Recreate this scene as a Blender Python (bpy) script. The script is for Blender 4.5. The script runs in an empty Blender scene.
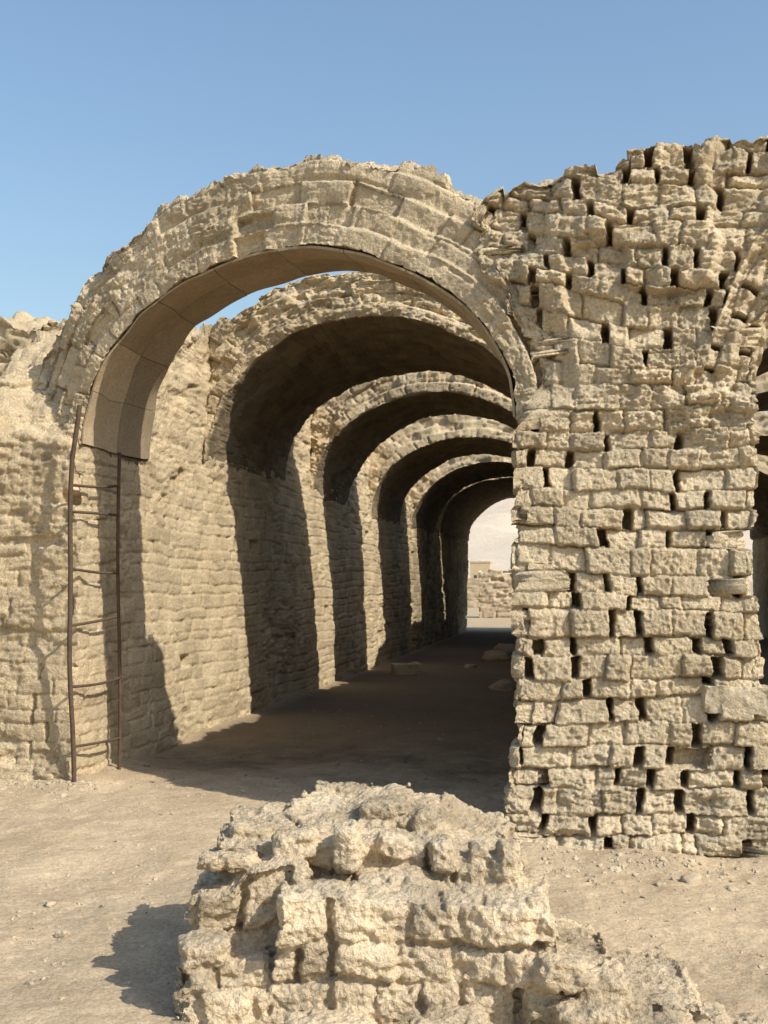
import bpy, math, numpy as np, time
from mathutils import Vector
T00=time.time()
rng=np.random.RandomState(7)
PSI=math.radians(10.54); CS,SN=math.cos(PSI),math.sin(PSI); F=1150.0; HC=1.6
def Pxy(px,d):
    u=(px-384)/F*d
    return (u*CS-d*SN, u*SN+d*CS)
# ---------- noise ----------
def _hash(ix,iy,iz,s):
    a=(ix.astype(np.int64)*374761393+iy.astype(np.int64)*668265263+iz.astype(np.int64)*2147483629+int(s)*974634777)&0xffffffff
    a=((a^(a>>13))*1274126177)&0xffffffff
    a=((a^(a>>15))*668265263)&0xffffffff
    a=a^(a>>16)
    return (a/4294967296.0).astype(np.float32)
def h2(i,j,s):
    return _hash(np.asarray(i),np.asarray(j),np.zeros_like(np.asarray(i)),s)
def vn(p,s=0):
    f=np.floor(p); t=(p-f).astype(np.float32); i=f.astype(np.int64)
    t=t*t*t*(t*(t*6-15)+10)
    x,y,z=i[:,0],i[:,1],i[:,2]; tx,ty,tz=t[:,0],t[:,1],t[:,2]
    def L(a,b,k): return a+(b-a)*k
    c00=L(_hash(x,y,z,s),_hash(x+1,y,z,s),tx); c10=L(_hash(x,y+1,z,s),_hash(x+1,y+1,z,s),tx)
    c01=L(_hash(x,y,z+1,s),_hash(x+1,y,z+1,s),tx); c11=L(_hash(x,y+1,z+1,s),_hash(x+1,y+1,z+1,s),tx)
    return L(L(c00,c10,ty),L(c01,c11,ty),tz)*2-1
R3=np.array([[0.36,0.48,-0.8],[-0.8,0.6,0.0],[0.48,0.64,0.6]])
def fbm(p,oc=4,s=0,g=0.5):
    o=0;a=1;q=p
    for k in range(oc):
        o=o+a*vn(q,s+k*17); a*=g; q=(q@R3)*2.03+3.7
    return o
def rid(p,oc=3,s=0,g=0.55):
    o=0;a=1;q=p
    for k in range(oc):
        o=o+a*(1-np.abs(vn(q,s+k*19)))**2; a*=g; q=(q@R3)*2.1+1.7
    return o
def sst(a,b,x):
    t=np.clip((x-a)/(b-a),0,1); return t*t*(3-2*t)
# ---------- brick relief ----------
FL=np.array([1.0,1.0,2.4])
def brick(a,b,p,S,seed):
    ch,bl=S['ch'],S['bl']; wa=S.get('wa',1.0)
    n1=vn(p*3.1,seed+1); n2=vn(p*2.3,seed+2); n3=vn(p*17,seed+3); n4=vn(p*15,seed+4); n5=vn(p*41,seed+6)
    ww=b+S['wz']*n2+wa*.008*n3+.004*n5; uu=a+wa*(.018*n1+.010*n4)+.005*n5
    fr=ww/ch; row=np.floor(fr)
    jr=lambda r:(h2(r,r*0+5,seed)-.5)*.34
    lo=row+jr(row); hi=row+1+jr(row+1)
    row=np.where(fr<lo,row-1,np.where(fr>hi,row+1,row)); lo=row+jr(row); hi=row+1+jr(row+1)
    dzl=(fr-lo)*ch; dzh=(hi-fr)*ch
    uq=uu/bl+.5*(row%2)+(h2(row,row*0+9,seed)-.5)*S.get('ro',.3)
    k=np.floor(uq); jv=lambda kk:(h2(kk,row,seed+11)-.5)*S.get('jit',.42)
    l=k+jv(k); r=k+1+jv(k+1)
    k=np.where(uq<l,k-1,np.where(uq>r,k+1,k)); l=k+jv(k); r=k+1+jv(k+1)
    dl=(uq-l)*bl; dr=(r-uq)*bl
    left=dl<dr; dv=np.where(left,dl,dr); jid=np.where(left,k,k+1)
    low=dzl<dzh; dh=np.where(low,dzl,dzh); hid=np.where(low,row,row+1)
    rb=h2(k,row,seed+21); rj=h2(jid,row,seed+31); rh=h2(hid,k,seed+41)
    er=sst(-.25,.55,fbm(p*1.1,2,seed+50)+S['ero'])
    if 'eroz' in S: er=np.maximum(er,S['eroz'](p))
    op=1-er
    if S.get('holes',0):
        hole=(h2(jid,row,seed+33)<S['holes'])*sst(.15,.4,op)
        wv=.002+.005*rj+hole*(.005+.010*rj); dep=.014+hole*S['vd']*sst(.004,.014,dh+.006*n5)
    else:
        wv=.002+S['vw']*rj**1.6*(.4+.6*op); dep=(.012+S['vd']*sst(.40,.9,rj))*(.12+.88*op)
    H=-S['pr']*rb**1.5*(.6+.4*op)
    H=H+((dzl/ch-.5)*(h2(k,row,seed+61)-.5)+((uq-l)-.5)*(h2(k,row,seed+62)-.5))*S.get('tilt',.03)
    if S.get('jut',0): H=H+er*S['jut']*(sst(.72,.8,rb)+(rb-.5)*.8)*sst(0,.03,np.minimum(dv,dh))
    H=H-dep*(1-sst(wv,wv+.010,dv))
    wh=.001+S['hw']*rh**2; deph=(.006+S['hd']*rh**2)*(.3+.7*op)
    H=H-deph*(1-sst(wh,wh+.011,dh))
    m=np.minimum(dv,dh)
    H=H-S['rnd']*np.exp(-np.clip(m,0,1)/.014)
    miss=(h2(k,row,seed+71)<S['miss'])
    H=np.where(miss,H-.13*sst(.0,.02,m),H)
    f1=fbm(p*7,3,seed+80); r2=rid(p*FL*11,3,seed+90,.6); f3=fbm(p*48,2,seed+93,.7)
    e=S.get('rough',1.0); sm=S.get('sm',1.0)
    H=H+e*(f1*(.004*sm+.018*er)-(r2-.9)*(.006*sm+.026*er)+f3*(.0050+.003*er))
    H=H-er*e*.055*sst(.1,.6,fbm(p*FL*3.6,2,seed+95))
    pt=vn(p*27,seed+97); H=H-e*(.005+.010*sm)*sst(.35,.7,pt)
    tone=(rb-.5)*.8+f1*.35
    return H,tone
W0=dict(ch=.15,bl=.34,wz=.02,ero=-.1,vw=.022,vd=.16,hw=.010,hd=.05,pr=.05,rnd=.012,miss=.02)
def St(**k):
    d=dict(W0); d.update(k); return d
def warp(P,amp=1.0):
    Q=P.copy()
    for i in range(3):
        Q[:,i]+=amp*((.045 if i<2 else .03)*vn(P*.9+i*31.7,300+i)+.014*vn(P*3.7+i*11.1,310+i))
    return Q
def block(U,V,Wg,hf,mp,pre=None,faces=('v0','v1','u0','u1','w1'),fall=.05,amp=1.0):
    Us,Vs,Ws=[np.asarray(x,float) for x in (U,V,Wg)]
    rngs=[(Us[0],Us[-1]),(Vs[0],Vs[-1]),(Ws[0],Ws[-1])]
    vs=[];fs=[];ts=[];off=0
    for f in faces:
        ax='uvw'.index(f[0]); side=int(f[1]); c=rngs[ax][side]
        o=[i for i in range(3) if i!=ax]
        A=[Us,Vs,Ws][o[0]];B=[Us,Vs,Ws][o[1]]
        ga,gb=np.meshgrid(A,B,indexing='ij'); n=ga.size
        p=np.zeros((n,3)); p[:,o[0]]=ga.ravel(); p[:,o[1]]=gb.ravel(); p[:,ax]=c
        q=pre(p) if pre else p.copy()
        D=np.zeros((n,3)); tone=np.zeros(n)
        for g_ in ('u0','u1','v0','v1','w0','w1'):
            ag='uvw'.index(g_[0]); sg=int(g_[1]); dist=np.abs(p[:,ag]-rngs[ag][sg])
            wt=np.exp(-(dist/fall)**2); wt[wt<.02]=0
            if g_==f: wt=np.ones(n)
            msk=wt>0
            if not msk.any(): continue
            og=[i for i in range(3) if i!=ag]
            pc=p[msk].copy(); pc[:,ag]=rngs[ag][sg]
            qc=pre(pc) if pre else pc
            r=hf(g_,qc[:,og[0]],qc[:,og[1]],qc)
            if r is None: continue
            hh,tn=r
            D[msk,ag]+=(1 if sg else -1)*hh*wt[msk]
            if g_==f: tone[msk]=tn
        P=warp(mp(q+D),amp)
        na,nb=len(A),len(B)
        idx=(np.arange(na-1)[:,None]*nb+np.arange(nb-1)[None,:]).ravel()+off
        quad=np.stack([idx,idx+nb,idx+nb+1,idx+1],1)
        flip={'u0':1,'u1':0,'v0':0,'v1':1,'w0':1,'w1':0}[f]
        if flip: quad=quad[:,::-1]
        vs.append(P);fs.append(quad);ts.append(tone);off+=n
    return np.concatenate(vs),np.concatenate(fs),np.concatenate(ts)
def join(bl):
    off=0;v=[];f=[];t=[]
    for a,b,c in bl:
        v.append(a);f.append(b+off);t.append(c);off+=len(a)
    return np.concatenate(v),np.concatenate(f),np.concatenate(t)
def mkmesh(name,data,mat,smooth=True):
    v,f,t=data
    me=bpy.data.meshes.new(name)
    me.vertices.add(len(v)); me.vertices.foreach_set('co',v.astype(np.float32).ravel())
    k=f.shape[1]
    me.loops.add(len(f)*k); me.loops.foreach_set('vertex_index',f.astype(np.int32).ravel())
    me.polygons.add(len(f)); me.polygons.foreach_set('loop_start',(np.arange(len(f))*k).astype(np.int32))
    me.polygons.foreach_set('loop_total',np.full(len(f),k,np.int32))
    me.polygons.foreach_set('use_smooth',np.full(len(f),smooth))
    me.update(calc_edges=True)
    at=me.attributes.new('tone','FLOAT','POINT'); at.data.foreach_set('value',t.astype(np.float32))
    me.materials.append(mat)
    return me
def mkobj(name,data,mat,label=None,cat=None,group=None,kind=None,parent=None,smooth=True):
    me=mkmesh(name,data,mat,smooth)
    o=bpy.data.objects.new(name,me); bpy.context.scene.collection.objects.link(o)
    if label: o['label']=label
    if cat: o['category']=cat
    if group: o['group']=group
    if kind: o['kind']=kind
    if parent: o.parent=parent
    return o
# ---------- materials ----------
def mat_earth(name,c1,c2,c3,bump=.5,scale=1.0,dist=.012,tone=.35,s3=60):
    m=bpy.data.materials.new(name); m.use_nodes=True; nt=m.node_tree; N=nt.nodes; L=nt.links
    b=N['Principled BSDF']; b.inputs['Roughness'].default_value=.97
    b.inputs['Specular IOR Level'].default_value=.08
    tc=N.new('ShaderNodeTexCoord')
    def noi(s,d=6,r=.6):
        n=N.new('ShaderNodeTexNoise'); n.inputs['Scale'].default_value=s*scale; n.inputs['Detail'].default_value=d; n.inputs['Roughness'].default_value=r
        L.new(tc.outputs['Object'],n.inputs['Vector']); return n
    n1=noi(1.3,1);n2=noi(9,2);n3=noi(s3,3.5,.75)
    mx=N.new('ShaderNodeMix'); mx.data_type='RGBA'; mx.inputs[6].default_value=(*c1,1); mx.inputs[7].default_value=(*c2,1)
    r1=N.new('ShaderNodeMapRange'); r1.inputs[1].default_value=.35; r1.inputs[2].default_value=.68; L.new(n1.outputs[0],r1.inputs[0]); L.new(r1.outputs[0],mx.inputs[0])
    mx2=N.new('ShaderNodeMix'); mx2.data_type='RGBA'; mx2.inputs[7].default_value=(*c3,1); L.new(mx.outputs[2],mx2.inputs[6])
    r2=N.new('ShaderNodeMapRange'); r2.inputs[1].default_value=.45; r2.inputs[2].default_value=.75; r2.inputs[4].default_value=.7; L.new(n2.outputs[0],r2.inputs[0]); L.new(r2.outputs[0],mx2.inputs[0])
    at=N.new('ShaderNodeAttribute'); at.attribute_name='tone'
    ma=N.new('ShaderNodeMath'); ma.operation='MULTIPLY_ADD'; ma.inputs[1].default_value=tone; ma.inputs[2].default_value=1.0; L.new(at.outputs['Fac'],ma.inputs[0])
    mb=N.new('ShaderNodeMath'); mb.operation='MAXIMUM'; mb.inputs[1].default_value=.25; L.new(ma.outputs[0],mb.inputs[0])
    r3=N.new('ShaderNodeMapRange'); r3.inputs[1].default_value=.3; r3.inputs[2].default_value=.7; r3.inputs[3].default_value=.66; r3.inputs[4].default_value=1.25; L.new(n3.outputs[0],r3.inputs[0])
    mm=N.new('ShaderNodeMath'); mm.operation='MULTIPLY'; L.new(mb.outputs[0],mm.inputs[0]); L.new(r3.outputs[0],mm.inputs[1])
    vm=N.new('ShaderNodeVectorMath'); vm.operation='SCALE'; L.new(mx2.outputs[2],vm.inputs[0]); L.new(mm.outputs[0],vm.inputs['Scale'])
    L.new(vm.outputs[0],b.inputs['Base Color'])
    bp=N.new('ShaderNodeBump'); bp.inputs['Strength'].default_value=bump; bp.inputs['Distance'].default_value=dist; L.new(n3.outputs[0],bp.inputs['Height']); L.new(bp.outputs[0],b.inputs['Normal'])
    return m
MUD=mat_earth('mud_brick_material',(.64,.515,.34),(.57,.45,.285),(.68,.56,.385),1.0,1,.024)
MUDL=mat_earth('old_mud_material',(.60,.475,.30),(.52,.40,.245),(.64,.52,.35),1.0,1,.020)
MUDD=mat_earth('weathered_mud_material',(.57,.455,.305),(.50,.39,.25),(.61,.50,.355),1.0,1,.020)
SAND=mat_earth('sandy_earth_material',(.475,.365,.235),(.43,.325,.205),(.515,.405,.27),.8,1.0,.009,.22)
STONE=mat_earth('pebble_material',(.48,.385,.26),(.40,.32,.21),(.54,.45,.32),.5,2.0,.006)
LIME=mat_earth('limestone_material',(.53,.44,.30),(.48,.395,.265),(.57,.48,.34),.8,1.5,.010)
HILLM=mat_earth('hill_material',(.60,.50,.38),(.54,.45,.34),(.64,.54,.42),.3,.02,.5)
PLY=mat_earth('lining_board_material',(.36,.275,.175),(.30,.225,.14),(.40,.31,.205),.15,1.0,.003,.45)
RUST=mat_earth('rusty_iron_material',(.11,.075,.05),(.08,.055,.04),(.15,.10,.065),.4,2.0,.003)
# ---------- geometry ----------
def g(a,b,st): return np.linspace(a,b,max(2,int(round((b-a)/st))+1))
def geo(a,b,s0,k):
    out=[a];x=a
    while x<b:
        x+=s0+k*(x-a); out.append(x)
    out=np.array(out); return a+(out-a)*(b-a)/(out[-1]-a)
CX=-2.215; AI=1.715
def wallh(S,seed,topamp=.10,topr=.03,topb=.05):
    def hf(f,a,b,p):
        if f=='w0': return None
        if f=='w1':
            q=fbm(p*2.1,3,seed+200); H=topamp*q-topr*(rid(p*9,3,seed+210)-.9)+topb*(h2(np.floor(a/.31),np.floor(b/.27),seed)-.5)
            return H,.3*q
        return brick(a,b,p,S,seed+('uvw'.index(f[0]))*7)
    return hf
def lw_top(x,y):
    fr=np.interp(x,[-5.4,-4.75,-4.35,-4.05,-3.93],[3.05,3.2,3.45,3.6,3.6])
    bk=np.where(x<-4.6,3.8,3.85)+.25*sst(9.8,10.6,y)*(x>-4.6)-.10*sst(13.,14,y)*(x>-4.6)+.1*sst(12.8,13.6,y)
    k=sst(8.9,10.2,y)
    return fr*(1-k)+bk*k
def mk_wall(x0,x1,y0,y1,top,S,seed,us=.03,v0=.02,vk=.004,ws=.02,faces=('v0','u0','u1','w1'),H=3.8,ta=.1,cell=0,mp=lambda q:q):
    def pre(p):
        q=p.copy(); fr=(p[:,2]+.15)/(H+.15); x,y=p[:,0],p[:,1]
        q[:,2]=-.15+fr*(top(x,y)+.15)
        if cell: q[:,2]+=cell*(h2(np.floor(y/.45+.2*vn(np.stack([y*3,x*3,0*x],1),9)),np.floor(x/.5),77)-.5)*sst(.9,1,fr)
        return q
    return block(g(x0,x1,us),geo(y0,y1,v0,vk),g(-.15,H,ws),wallh(S,seed,ta),mp,pre,faces)
WL=St(ch=.120,bl=.27,vd=.04,vw=.007,hd=.010,hw=.003,pr=.015,ero=-.08,miss=.006,rnd=.004,tilt=.005,wz=.006,rough=.65,wa=.5,sm=.4)
WL['eroz']=lambda p: np.clip(sst(2.5,3.2,p[:,2]+.25*vn(p*2.2,9))*.85+.45*sst(-4.2,-4.6,p[:,0]),0,1)
def lwmap(q):
    P=q.copy(); P[:,1]+=.50*sst(2.65,3.5,q[:,2]+.10*vn(q*np.array([2.5,0,0]),5))*sst(10.2,8.2,q[:,1])-.06*sst(.4,0,q[:,2])*sst(9,8.2,q[:,1]); return P
lw=mk_wall(-5.38,-3.93,8.2,35.2,lw_top,WL,11,.014,.016,.0045,.013,cell=.2,mp=lwmap)
v_,f_,t_=lw
far_shade=sst(-4.0,-3.9,v_[:,0])*sst(20,26,v_[:,1]); t_=t_-1.6*far_shade  # far inner face darkened in tone to paint deep gallery shade
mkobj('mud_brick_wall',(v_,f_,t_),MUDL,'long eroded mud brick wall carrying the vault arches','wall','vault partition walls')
rw=mk_wall(-.5,.9,7.65,35.2,lambda x,y:3.10+.75*sst(17,21,y)+0*x,WL,23,.05,.05,.004,.04,('u0','u1','w1'),3.1)  # top raised towards the far end to cut sunlight inside
mkobj('mud_brick_wall.001',(rw[0],rw[1],rw[2]-1.8),MUDL,'long shaded mud brick wall between two vaults','wall','vault partition walls')  # whole wall darkened in tone, painting its shade
r=mk_wall(4.45,5.8,7.6,35,lambda x,y:3.0+0*x,WL,31,.09,.09,.005,.06,('v0','u0','u1','w1'),3.0)
mkobj('mud_brick_wall.002',r,MUDL,'outer mud brick wall of a neighbouring vault','wall','vault partition walls')
WR=St(ch=.13,bl=.34,vd=.05,vw=.01,hd=.03,hw=.008,pr=.05,ero=.5,miss=.03,rnd=.01)
r=mk_wall(-9.5,-4.75,11.2,14.2,lambda x,y:4.30+.25*sst(-5.6,-6.5,x)-.35*sst(-5.3,-4.75,x)+.14*np.floor(3*vn(np.stack([x*1.3,y*1.3,0*x],1),8))/2,WR,37,.03,.06,.0,.025,('v0','u0','u1','w1','v1'),4.4,.12)
mkobj('mud_brick_wall.003',r,MUDL,'broken solid mud brick spandrel with a ragged sloping top','wall')
# -- pier
PD=1.0; CR=2.66
def ell(z,h=1.75): return np.sqrt(np.clip(1-((z-2.55)/h)**2,0,1))
def pier_pre(p):
    q=p.copy(); u=p[:,0]/1.45
    xx=-.5+1.45*u
    top=np.interp(xx,[-.5,-.44,-.30,-.05,.15,.37,.55,.72,.95],[3.90,4.08,4.23,4.28,4.26,4.24,4.29,4.37,4.44])
    fr=(p[:,2]+.15)/4.45
    cell=(h2(np.floor(xx/.13),np.floor(p[:,1]/.3),5)-.5)*.09*sst(.93,1,fr)+.04*vn(np.stack([xx*5,p[:,1]*3,0*xx],1),17)*sst(.8,1,fr)
    z=-.15+fr*(top+.15)+cell; q[:,2]=z
    e=ell(z); s=sst(2.45,2.95,z)
    xl=-.52*(1-s)+np.maximum(-2.215+1.88*e,-.78)*s
    xl=xl+.05*s*vn(np.stack([z*6,z*0,z*0],1),13)
    xr=(.885+.022*z)*(1-s)+np.minimum(CR-1.74*e,1.5)*s
    xr=xr+.20*sst(1.1,.5,z)+.03*vn(np.stack([z*5,z*0,z*0],1),3)
    xl=xl-.025*sst(.5,0,z)
    q[:,0]=xl+u*(xr-xl); return q
def pier_rr(x,z,p):
    dz=(z-2.58)*1.12
    r=np.sqrt((x-CR)**2+dz*dz)+.05*vn(p*1.5,12)+.02*vn(p*7,15)
    r2=np.sqrt((x+2.215)**2+dz*dz)+.05*vn(p*1.5,14)+.02*vn(p*7,16)
    return r,r2,dz
def pier_map(q):
    P=q.copy(); z=np.clip(q[:,2],0,9); x=q[:,0]
    P[:,1]=6.70+.18*np.minimum(z,2.3)+.03*np.clip(z-2.3,0,2)+.12*sst(3.4,4.2,z)+q[:,1]-.06*sst(.35,0,q[:,2])-.05*sst(.35,.7,vn(q*np.array([1.2,0,1.2]),44))
    P[:,1]+=.16*sst(.12,-.65,x)*sst(2.5,3.0,q[:,2])
    flat=q.copy(); flat[:,1]=0
    r,r2,_=pier_rr(x,q[:,2],flat); zz=sst(2.6,2.8,q[:,2])
    st=lambda rr: .04*sst(2.08,2.03,rr)+.05*sst(1.95,1.90,rr)
    P[:,1]+=(st(r)+.02*sst(2.30,2.20,r2)+.05*sst(2.10,2.02,r2))*zz*(1-np.clip(q[:,1]/PD,0,1))
    return P
WP=St(ch=.126,bl=.21,vd=.25,hd=.032,hw=.004,pr=.065,ero=-.68,miss=.012,wz=.015,rnd=.002,tilt=.05,wa=.95,jut=.045,jit=.55,ro=.25,sm=.5,rough=.95,holes=.45)
WP['eroz']=lambda p: np.clip(.62*sst(2.90,3.35,p[:,2]+.35*vn(p*2.2,9))+.5*sst(.65,.3,p[:,2]+.2*vn(p*2,8)),0,1)
_ph=wallh(WP,41,.07)
def pier_h(f,a,b,p):
    if f=='w0': return None
    if f=='v0':
        flat=p.copy(); flat[:,1]=0
        r,r2,dz=pier_rr(p[:,0],p[:,2],flat)
        k=(r<2.08)&(p[:,2]>2.7)
        bb=b+.10*sst(2.6,3.4,p[:,2])*(p[:,0]-.2)-.25*sst(2.7,3.1,p[:,2])*np.clip(.15-p[:,0],0,1)
        a=np.where(k,np.arctan2(dz,-(p[:,0]-CR))*2.1,a); b=np.where(k,-r,bb)
        H,t=brick(a,b,p,WP,41)
        z=p[:,2]; up=sst(2.8,3.3,z)*(1-.6*k)
        H=H-up*.08*sst(.15,.5,fbm(p*np.array([2.2,1,2.8]),2,66))
        return H,t
    return _ph(f,a,b,p)
pb=block(g(0,1.45,.0064),g(0,PD,.03),g(-.15,4.30,.0064),pier_h,pier_map,pier_pre,('v0','v1','u0','u1','w1'))
mkobj('mud_brick_pier',pb,MUD,'massive eroded mud brick pier with open vertical joints','pier')
# -- arches
def arch(cx,Y0,D,zs,bi,seed,T=.56,ao=2.27,slope=0.0,bo=None,ai=AI,res=1.0,dres=.03,lay=.045,rough=1.0,vsc=0.0,under_shade=-1.75):
    bo=bi+T+.06 if bo is None else bo
    L=5.4; CHH=.125
    S=St(ch=CHH,bl=.29,vd=.03,vw=.005,hd=.035,hw=.007,pr=.042*rough,ero=.02,miss=.015,wz=.010,rnd=.005,rough=1.05,wa=.8,sm=.9,tilt=.04)
    S0=St(ch=.30,bl=.12,vd=.01,vw=.003,hd=.01,hw=.003,pr=.008,ero=.3,miss=0,rnd=.002,rough=.4)
    def pre(p):
        q=p.copy(); u=q[:,0]; o=u*0
        st=h2(np.floor(u/.26+.3*vn(np.stack([u*4,q[:,1]*3,o],1),seed+70)),np.floor(q[:,1]/.35),seed+71)
        f=1-.08*(st<.3)*rough-.02*st+.07*vn(np.stack([u*1.1,q[:,1]*.8,o],1),seed+72)+.03*vn(np.stack([u*7,q[:,1]*6,o],1),seed+73)
        k=sst(.45,1.0,q[:,2]/T)
        q[:,2]=q[:,2]*(1+(f-1)*k); return q
    def rec(u,w):
        o=u*0; x3=np.stack([u*2.5,o,o],1)
        li=w/CHH+.14*vn(x3,seed+5)
        s=0
        for n_ in range(1,6): s=s+sst(n_-.08,n_+.10,li)
        seg=(h2(np.floor(u/.33+.2*np.floor(li)),np.floor(li),seed+8)<.28)*(li>1)
        s2=lay*s+.05*seg+.06*sst(T*.7,T*1.02,w)**2
        s2=s2+.06*sst(.62,.85,u/L)*sst(.15,.4,w)
        return s2
    def hf(f,a,b,p):
        if f in('v0','v1'):
            H,t=brick(a,b,p,S,seed)
            k=sst(.15,.11,b)
            H=H*(1-.25*k)+.015
            return H,t
        if f=='w0':
            H,t=brick(a,b,p,S0,seed+3); return H*.5,t*.5+under_shade*sst(.0,.12,b)  # shade painted into the underside tone, fading in behind the front edge
        if f=='w1':
            S2=St(ch=.26,bl=.20,vd=.03,vw=.01,hd=.03,hw=.01,pr=.05*rough,ero=.2,miss=.0)
            H,t=brick(b,a,p,S2,seed+7); return H,t
        H,t=brick(a,b,p,S,seed+9); return H,t
    def mp(q):
        th=math.pi*(1-q[:,0]/L); t=q[:,2]/T
        a=ai+(ao-ai)*t; b=bi+(bo-bi)*t
        X=cx+a*np.cos(th); Z=zs+b*np.sin(th)
        v=q[:,1]; fr=np.clip(1-v/(D*.8),0,1)
        return np.stack([X,Y0+slope*(X-(cx-ai))+v*(1-vsc*sst(0,.45,q[:,0]/L))+rec(q[:,0],q[:,2])*fr,Z],1)
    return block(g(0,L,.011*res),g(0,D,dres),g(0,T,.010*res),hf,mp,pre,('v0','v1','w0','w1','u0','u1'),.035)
GA='ribs of the broken brick vault'
specs=[(CX,8.27,1.40,2.58,1.35,dict(slope=-.27,T=.58,res=.70,dres=.02,ao=2.36,vsc=.45,bo=2.08,lay=.042)),
(CX,11.15,3.1,2.78,1.40,dict(T=.58,res=1.0,dres=.035,ao=2.55,bo=1.96,rough=1.4)),
(CX,15.7,2.3,2.72,1.43,dict(T=.50,ao=2.4,res=1.3,dres=.05,bo=2.03,slope=-.04,rough=1.4)),
(CX,19.8,3.0,2.66,1.38,dict(T=.50,ao=2.4,res=2,dres=.1,bo=1.98,slope=.05,rough=1.3)),
(CX,24.4,3.6,2.7,1.36,dict(T=.48,ao=2.35,res=2.5,dres=.12,bo=1.96,under_shade=-2)),
(CX,28.4,7.0,2.7,1.38,dict(T=.44,ao=2.35,res=3,dres=.2,under_shade=-2)),
(CR,7.42,1.35,2.58,1.40,dict(slope=.05,T=.58,res=1.2,dres=.03,ao=2.3)),
(CR,11.7,2.0,2.7,1.42,dict(T=.52,res=2.5,dres=.1)),
(CR,16.1,2.0,2.7,1.42,dict(T=.45,res=3,dres=.15)),
(CR,21.0,2.5,2.7,1.38,dict(T=.45,res=3,dres=.2)),
(CR,26,9.0,2.7,1.36,dict(T=.45,res=4,dres=.3)),]
labs=['large rounded mud brick arch lined with boards underneath','thick mud brick arch rib standing behind the front arch']
arches=[]
for i,(cx,y,D,zs,bi,kw) in enumerate(specs):
    d=arch(cx,y,D,zs,bi,100+i*13,**kw)
    lab=labs[i] if i<2 else ('shaded mud brick arch rib inside the ruined gallery' if cx==CX else 'mud brick arch rib over a neighbouring vault')
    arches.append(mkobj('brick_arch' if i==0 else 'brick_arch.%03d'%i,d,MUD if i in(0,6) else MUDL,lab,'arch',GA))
pn=[]
L=5.4
def lmap(q):
    th=math.pi*(1-q[:,0]/L); a=AI-q[:,2]; b=1.35-q[:,2]
    X=CX+a*np.cos(th)
    return np.stack([X,8.27-.27*(X-(CX-AI))+q[:,1]*(1-.45*sst(0,.45,q[:,0]/L)),2.58+b*np.sin(th)],1)
for k in range(10):
    for j,(v0,v1) in enumerate([(.03,.66),(.664,1.36)]):
        tn=rng.rand()*.5-.25+((.7 if k<2 else .1) if j==0 else (-.3 if k<2 else -.1))  # bounce light painted into the front-row foot boards; back row darker
        u0=.07+k*.527
        pn.append(block(g(u0,u0+.522,.04),g(v0,v1-.003,.05),[.006,.022+.002*rng.rand()],lambda f,a,b,p,tn=tn:(0*a,0*a+tn),lmap,None,('v0','v1','w1','u0','u1'),.001))
mkobj('lining_board',join(pn),PLY,parent=arches[0])
# -- ladder
def tube(path,r,seg=8):
    path=np.array(path,float); n=len(path); vs=[];fs=[]
    for i in range(n):
        t=path[min(i+1,n-1)]-path[max(i-1,0)]; t/=np.linalg.norm(t)
        a=np.cross(t,[.3,.9,.1]); a/=np.linalg.norm(a); b=np.cross(t,a)
        for s in range(seg):
            th=2*math.pi*s/seg; vs.append(path[i]+r*(math.cos(th)*a+math.sin(th)*b))
    for i in range(n-1):
        for s in range(seg):
            fs.append([i*seg+s,i*seg+(s+1)%seg,(i+1)*seg+(s+1)%seg,(i+1)*seg+s])
    fs.append([0,1,2,3])
    v=np.array(vs); return v,np.array(fs),np.zeros(len(v))
emp=bpy.data.objects.new('ladder',None); bpy.context.scene.collection.objects.link(emp)
emp['label']='thin rusty iron ladder fixed to the brick wall'; emp['category']='ladder'
def R1(z): return (-3.875-.035*math.sin(math.pi*z/2.9)+.006*math.sin(z*5)+(.10*(z-2.5) if z>2.5 else 0),8.08,z)
def R2(z): return (-3.83+.010*math.sin(z*2.6),8.80,z)
mkobj('rail',tube([R1(z) for z in np.linspace(-.03,2.90,30)],.018),RUST,parent=emp)
mkobj('rail.001',tube([R2(z) for z in np.linspace(-.03,2.62,28)],.014),RUST,parent=emp)
for i,z in enumerate([.33,.78,1.24,1.67,2.10,2.30]):
    a=np.array(R1(z));b=np.array(R2(z+.04*(i%3)-.03))
    pth=[a*(1-t)+b*t+np.array([.03*math.sin(math.pi*t),0,-.012*math.sin(math.pi*t)*(i%2)]) for t in np.linspace(0,1,10)]
    mkobj('rung' if i==0 else 'rung.%03d'%i,tube(pth,.011),RUST,parent=emp)
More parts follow.
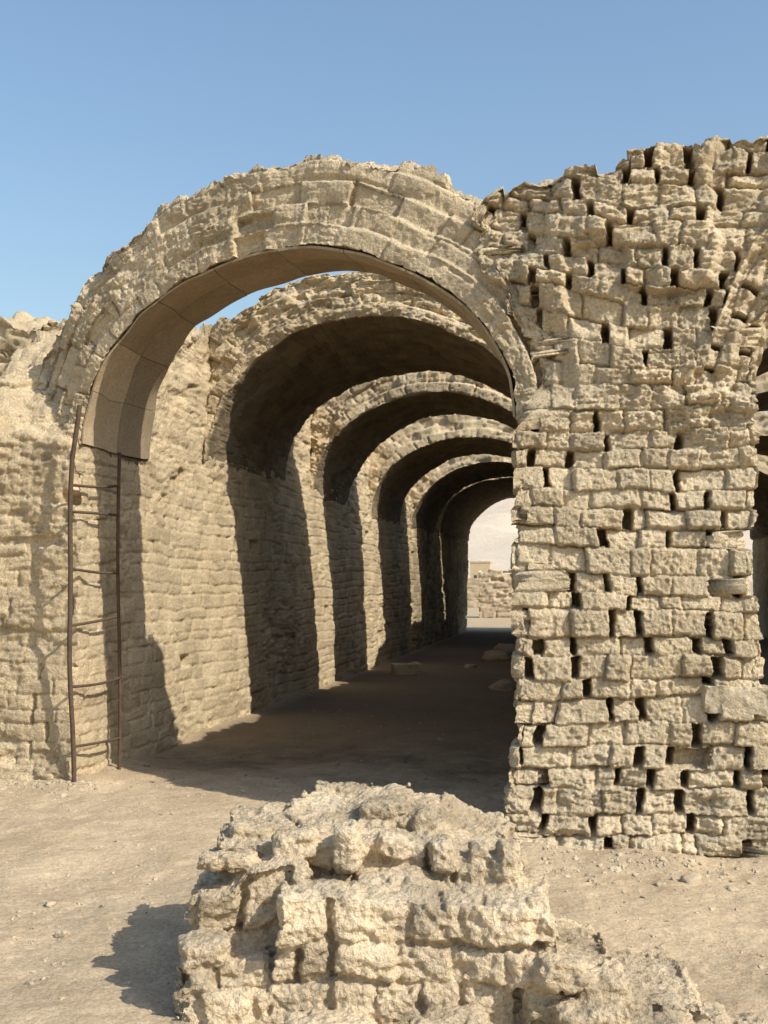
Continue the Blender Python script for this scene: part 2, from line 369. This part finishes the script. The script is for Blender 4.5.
# -- foreground stub
def rmap(px,d,ang=PSI):
    ox,oy=Pxy(px,d); c,s=math.cos(ang),math.sin(ang)
    def mp(q):
        return np.stack([ox+q[:,0]*c-q[:,1]*s,oy+q[:,0]*s+q[:,1]*c,q[:,2]],1)
    return mp
WM=St(ch=.160,bl=.175,vd=.045,vw=.007,hd=.040,hw=.007,pr=.050,ero=-.20,miss=.0,rnd=.020,wz=.035,rough=.7,tilt=.07,jit=.65,sm=.7)
def mblock(px,d,w,dep,z0,ztf,seed,ang=0,res=.009,S=WM,ta=.022):
    H=1.0
    def pre(p):
        q=p.copy(); q[:,2]=z0+p[:,2]*(ztf(p[:,0]/w,p[:,1]/dep)-z0); return q
    r=rmap(px,d,PSI+ang)
    def mp(q):
        q=q.copy(); bt=.08*sst(.40,0,q[:,2]); q[:,0]=w/2+(q[:,0]-w/2)*(1+bt*.5/max(w,.3)); q[:,1]=q[:,1]-bt*.5+.05*vn(q*2.2,seed+3)
        return r(q)
    h0=wallh(S,seed,ta,.012,.05)
    def hf(f,a,b,p):
        if f=='w0': return (0*a,0*a)
        return h0(f,a,b,p)
    return block(g(0,w,res),g(0,dep,res*1.2),np.linspace(0,H,int(.6/res)),hf,mp,pre,('v0','v1','u0','u1','w1','w0'),.03,1.0)
def lump(c,r,seed,n=18,rot=0,pw=3.2,am=.12,tilt=0):
    th=np.linspace(0,2*math.pi,n*2,endpoint=False); ph=np.linspace(0.001,math.pi-.001,n)
    T_,P_=np.meshgrid(th,ph,indexing='ij')
    d=np.stack([np.sin(P_)*np.cos(T_),np.sin(P_)*np.sin(T_),np.cos(P_)],-1).reshape(-1,3)
    m=(np.abs(d)**pw).sum(1)**(1/pw); q=d/m[:,None]
    q=q*(1+am*fbm(d*1.6+seed,3,seed)+.04*fbm(d*6+seed,2,seed+9))[:,None]
    q=q*np.array(r)
    if tilt:
        ct,st=math.cos(tilt),math.sin(tilt); q=np.stack([q[:,0]*ct-q[:,2]*st,q[:,1],q[:,0]*st+q[:,2]*ct],1)
    c_,s_=math.cos(rot),math.sin(rot)
    q=np.stack([q[:,0]*c_-q[:,1]*s_,q[:,0]*s_+q[:,1]*c_,q[:,2]],1)+np.array(c)
    na,nb=len(th),len(ph)
    i=np.arange(na)[:,None];j=np.arange(nb-1)[None,:]
    a=(i*nb+j).ravel();b=(((i+1)%na)*nb+j).ravel()
    return q,np.stack([a,a+1,b+1,b],1),np.full(len(q),(h2(np.array([seed]),np.array([3]),4)[0]-.5)*.6)
parts=[
 mblock(270,4.05,1.06,.95,-.1,lambda u,v:.44-.02*u-.03*sst(.5,.6,u)+.03*v,501),
 mblock(184,4.22,.48,.95,-.1,lambda u,v:.43+.09*sst(.25,.55,u)+.05*v,511,.03),
 mblock(283,4.44,.96,.95,-.1,lambda u,v:.555-.02*u-.05*sst(.6,.75,u)+.09*v*(1-.6*sst(.6,.9,u)),521,-.03),
 mblock(290,4.74,.56,.5,-.1,lambda u,v:.605+.02*v+.02*sst(.45,.6,u),531,.06),
 mblock(215,4.45,.36,.8,-.1,lambda u,v:.545+.04*v,533,.04),
 mblock(535,4.06,.34,.75,-.1,lambda u,v:.25-.07*u,541,-.05),
 mblock(610,4.02,.36,.6,-.1,lambda u,v:.15-.07*u,543,-.08),
 mblock(186,4.10,.32,.3,-.1,lambda u,v:.22+0*u,561,.08),
]
for k,(px,d,z,r,tl) in enumerate([(296,4.46,.565,(.085,.07,.050),.12),(347,4.43,.565,(.050,.08,.090),.05),(392,4.52,.55,(.060,.08,.040),-.2),(443,4.47,.525,(.050,.08,.060),.12),(478,4.49,.51,(.036,.07,.060),-.05),(508,4.43,.50,(.042,.07,.080),-.06),(228,4.40,.52,(.11,.08,.030),.08),(205,4.18,.25,(.09,.09,.05),.1),(385,4.84,.635,(.10,.09,.030),.1),(422,4.80,.60,(.055,.09,.040),.1),(250,4.7,.57,(.09,.08,.030),-.08),(530,4.22,.38,(.07,.08,.05),.15),(600,4.08,.15,(.10,.10,.06),.15),(560,4.04,.22,(.09,.09,.05),-.15),(650,4.15,.05,(.11,.12,.05),.1),(700,4.10,.0,(.10,.12,.05),.1),(650,3.98,.04,(.12,.10,.05),.1),(590,3.97,.07,(.12,.10,.07),.1),(740,4.08,-.02,(.1,.1,.05),.1),(450,3.98,.02,(.14,.1,.07),.1),(330,3.98,.02,(.16,.1,.06),-.1)]):
    x,y=Pxy(px,d); parts.append(lump((x,y,z),r,600+k,20,PSI+rng.rand()*.5-.25,5.5,.07,tl))
mm_=mkmesh('tmp',join(parts),MUD)
to=bpy.data.objects.new('tmp',mm_); bpy.context.scene.collection.objects.link(to)
rm=to.modifiers.new('r','REMESH'); rm.mode='VOXEL'; rm.voxel_size=.0066
sm_=to.modifiers.new('s','SMOOTH'); sm_.factor=.5; sm_.iterations=4
dg=bpy.context.evaluated_depsgraph_get(); ev=to.evaluated_get(dg); em=ev.to_mesh()
nv=len(em.vertices); co=np.zeros(nv*3,np.float32); em.vertices.foreach_get('co',co); co=co.reshape(-1,3).astype(float)
no=np.zeros(nv*3,np.float32); em.vertices.foreach_get('normal',no); no=no.reshape(-1,3)
nf=len(em.polygons)
vi=np.zeros(len(em.loops),np.int32); em.loops.foreach_get('vertex_index',vi)
print('remesh',nv,nf)
ev.to_mesh_clear()
quads=vi.reshape(-1,4)
dsp=.006*fbm(co*6,2,71)-.008*(rid(co*np.array([9,9,17]),3,73)-.9)+.0055*fbm(co*50,2,75,.7)-.012*sst(.35,.7,vn(co*24,78))
bpy.data.objects.remove(to)
mkobj('ruined_brick_base',(co+no*dsp[:,None],quads,.9*fbm(co*5,2,79)),MUDD,'low crumbling mud brick stump on sandy ground','ruin')
def blockobj(c,s,ang,seed,mat,label,name,rg=.010):
    w,dp,h=s
    def mp(q):
        ca,sa=math.cos(ang),math.sin(ang); X=q[:,0]-w/2;Y=q[:,1]-dp/2
        return np.stack([c[0]+X*ca-Y*sa,c[1]+X*sa+Y*ca,c[2]+q[:,2]],1)
    hf=lambda f,a,b,p:(-.012+rg*fbm(p*9+seed,4,seed)+.003*fbm(p*45,2,seed+3),.5*vn(p*5,seed))
    return mkobj(name,block(g(0,w,.008),g(0,dp,.008),g(0,h,.008),hf,mp,None,('u0','u1','v0','v1','w0','w1'),.025,1.0),mat,label,'stone')
x,y=Pxy(728,6.78); blockobj((x,7.025,.80),(.38,.36,.18),.0,71,LIME,'pale squared stone block set in the brick pier','stone_block',.010)
x,y=Pxy(405,19.2); blockobj((x,y,-.01),(.50,.30,.20),.4,72,MUD,'loose mud brick lying on the shaded floor','fallen_brick')
SG='loose stones on the sand'
pos=[(690,884,.06),(62,935,.03),(50,905,.02),(620,900,.025),(150,905,.02),(738,905,.02),(575,905,.03),(640,925,.02),(705,930,.025),(125,845,.02),(30,985,.02),(545,884,.04),(590,880,.04),(660,888,.04),(730,892,.04),(497,660,.24),(506,652,.24),(503,690,.17),(470,668,.09),(760,960,.02),(660,950,.02)]
for i,(px,py,r) in enumerate(pos):
    d=HC*F/(py-578); x,y=Pxy(px,d)
    mkobj('stone' if i==0 else 'stone.%03d'%i,lump((x,y,r*.15),(r*(.8+.4*rng.rand()),r*(.7+.4*rng.rand()),r*.6),700+i,12,rng.rand()*3,3.0,.3),STONE,'small rough stone lying on the sandy ground','stone',SG)
def gz(P2):
    P=np.zeros((len(P2),3)); P[:,:2]=P2
    near=np.exp(-(np.hypot(P2[:,0],P2[:,1]-6)/16)**2)
    z=.032*vn(P*.7,900)+.009*vn(P*2.6,901)+(.004*fbm(P*8,3,902)+.004*fbm(P*36,2,905,.7))*sst(13,9,P2[:,1])
    x,y=P2[:,0],P2[:,1]
    z=z+.07*np.exp(-((y-6.60)/.20)**2)*sst(-.75,-.40,x)*sst(2.6,1.6,x)*(.6+.5*vn(P*3,906))
    z=z+.07*np.exp(-((y-8.2)/.30)**2)*sst(-3.5,-3.9,x)
    z=z+.08*np.exp(-((x+3.95)/.2)**2)*sst(8,8.6,y)*sst(36,34,y)*(.6+.5*vn(P*2,907))
    fp=vn(P*4.5,908); z=z-.009*sst(.3,.6,fp)*sst(13,9,P2[:,1])
    return z*near
vs=[];fs=[];ts=[];off=0
base,bf,_=lump((0,0,0),(1,1,1),3,4,0,2.6,.5)
n=9600
for i in range(n):
    if i<7200: x=rng.uniform(-5.2,3.2); y=rng.uniform(3.6,8.4)
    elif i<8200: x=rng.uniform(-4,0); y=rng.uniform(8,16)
    else:
        x=rng.uniform(-.6,2.2); y=6.58-abs(rng.randn())*.25
        if rng.rand()<.3: x=-4.6+rng.rand()*.9; y=8.1-abs(rng.randn())*.15
    r=.0020+.010*rng.rand()**6*1.6
    if i>=7200: r*=1.5
    ca,sa=math.cos(i*1.7),math.sin(i*1.7)
    q=base*np.array([r*rng.uniform(.7,1.5),r*rng.uniform(.6,1.2),r*.55])
    q=np.stack([q[:,0]*ca-q[:,1]*sa,q[:,0]*sa+q[:,1]*ca,q[:,2]],1)
    tn_=rng.rand()-.5-(1.3 if 7200<=i<8200 else 0)  # gallery pebbles darkened to match the shade painted on the floor
    vs.append(q+np.array([x,y,r*.1])); fs.append(bf+off); ts.append(np.full(len(base),tn_)); off+=len(base)
V=np.concatenate(vs); V[:,2]+=gz(V[:,:2])
mkobj('gravel',(V,np.concatenate(fs),np.concatenate(ts)),STONE,'scattered gravel and mud crumbs on the sand','gravel',kind='stuff',smooth=False)
def axis(lo,hi,st,far,k=1.22):
    a=list(g(lo,hi,st)); s=st;x=a[-1]
    up=[]
    while x<far: s*=k; x+=s; up.append(x)
    s=st;x=a[0];dn=[]
    while x>-far: s*=k; x-=s; dn.append(x)
    return np.array(dn[::-1]+a+up)
ax=axis(-5.4,3.4,.018,2500); ay=axis(3.4,9.5,.015,2500,1.07)
gx,gy=np.meshgrid(ax,ay,indexing='ij'); P2=np.stack([gx.ravel(),gy.ravel()],1)
z=gz(P2); V=np.column_stack([P2,z]); nb=len(ay)
idx=(np.arange(len(ax)-1)[:,None]*nb+np.arange(nb-1)[None,:]).ravel()
PP=np.column_stack([P2,z*0])
floor_shade=sst(8.0,10.0,P2[:,1])*sst(35.5,34,P2[:,1])*sst(-4.1,-3.7,P2[:,0])*sst(4.6,4.2,P2[:,0])  # mask for shade inside the vaults, painted into the floor tone
mkobj('ground',(V,np.stack([idx,idx+nb,idx+nb+1,idx+1],1),(.5*vn(PP*1.7,950)+.5*fbm(PP*6,3,951))*sst(13,9,P2[:,1])-2.4*floor_shade),SAND,'sandy desert ground',None,kind='structure')
hx=np.linspace(-2200,2200,240); hy=np.linspace(500,1900,70)
gx,gy=np.meshgrid(hx,hy,indexing='ij'); P=np.column_stack([gx.ravel(),gy.ravel(),0*gx.ravel()])
z=-2+125*sst(500,1250,P[:,1]+60*vn(P*.004,1))*(.9+.15*fbm(P*.003,4,2))-18*np.abs(vn(P*.02,4))*sst(550,900,P[:,1])
V=P.copy();V[:,2]=z;nb=len(hy)
idx=(np.arange(len(hx)-1)[:,None]*nb+np.arange(nb-1)[None,:]).ravel()
mkobj('hill',(V,np.stack([idx,idx+nb,idx+nb+1,idx+1],1),.2*vn(P*.01,5)),HILLM,'pale bare desert hillside',None,kind='structure')
WF=St(ch=.2,bl=.5,vd=.05,vw=.012,hd=.05,hw=.012,pr=.06,ero=-.3,miss=.03,rnd=.02)
fw=mk_wall(-4.75,1.5,46,46.8,lambda x,y:1.9+.10*np.floor(vn(np.stack([x*.8,y*0,y*0],1),3)*2),WF,61,.05,.08,.0,.04,('v0','v1','u0','u1','w1'),1.8)
mkobj('mud_brick_wall.004',fw,MUDD,'low sunlit mud brick wall beyond the gallery','wall')
fw=mk_wall(-7.5,-4.3,62,62.8,lambda x,y:1.5+0*x,WF,63,.1,.1,.0,.06,('v0','v1','u0','u1','w1'),1.5)
mkobj('mud_brick_wall.005',fw,MUDD,'low sunlit mud brick wall beyond the gallery','wall')
def house(px,d,w,dp,h):
    x,y=Pxy(px,d)
    def bx(x0,y0,z0,x1,y1,z1):
        return block([x0,x1],[y0,y1],[z0,z1],lambda f,a,b,p:(0*a,0*a),lambda q:q,None,('u0','u1','v0','v1','w1'),.01,0)
    o=mkobj('mud_house',join([bx(x-w/2,y,-.2,x+w/2,y+dp,h),bx(x-w/2-.1,y-.1,h+.002,x+w/2+.1,y+dp+.1,h+.3)]),MUDL,'small pale flat-roofed house on the desert plain','house')
    mkobj('window',bx(x-w*.3,y-.04,1.6,x-w*.3+.6,y-.004,2.2),RUST,parent=o)
    mkobj('door',bx(x+w*.2,y-.04,0,x+w*.2+.9,y-.004,2.0),RUST,parent=o)
house(480,240,4.2,5,4.8)
# ---------- light ----------
w=bpy.data.worlds.new('World'); bpy.context.scene.world=w; w.use_nodes=True
nt=w.node_tree; bg=nt.nodes['Background']; sk=nt.nodes.new('ShaderNodeTexSky'); sk.sky_type='NISHITA'; sk.sun_disc=False
sd=np.array([1,-.46,.93]); sd=sd/np.linalg.norm(sd)
sk.sun_elevation=math.asin(sd[2]); sk.sun_rotation=math.atan2(sd[0],sd[1]); sk.air_density=1.55; sk.dust_density=2.0; sk.ozone_density=4.0
nt.links.new(sk.outputs[0],bg.inputs[0]); bg.inputs[1].default_value=.17
sl=bpy.data.lights.new('sun','SUN'); sl.energy=5.0; sl.angle=math.radians(.5); sl.color=(1,.955,.865)
so=bpy.data.objects.new('sun',sl); bpy.context.scene.collection.objects.link(so)
so.rotation_euler=Vector((-sd[0],-sd[1],-sd[2])).to_track_quat('-Z','Y').to_euler()
cam=bpy.data.cameras.new('camera'); co_=bpy.data.objects.new('camera',cam); bpy.context.scene.collection.objects.link(co_)
co_.location=(0,0,HC); co_.rotation_euler=(math.radians(90),0,PSI)
cam.sensor_fit='VERTICAL'; cam.sensor_height=36; cam.lens=36*F/1024; cam.shift_y=66/1024; cam.clip_end=6000; cam.clip_start=.05
sc=bpy.context.scene; sc.camera=co_
sc.view_settings.view_transform='Standard'; sc.view_settings.look='None'; sc.view_settings.exposure=0
print('BUILD',time.time()-T00,sum(len(o.data.vertices) for o in bpy.data.objects if o.type=='MESH'))
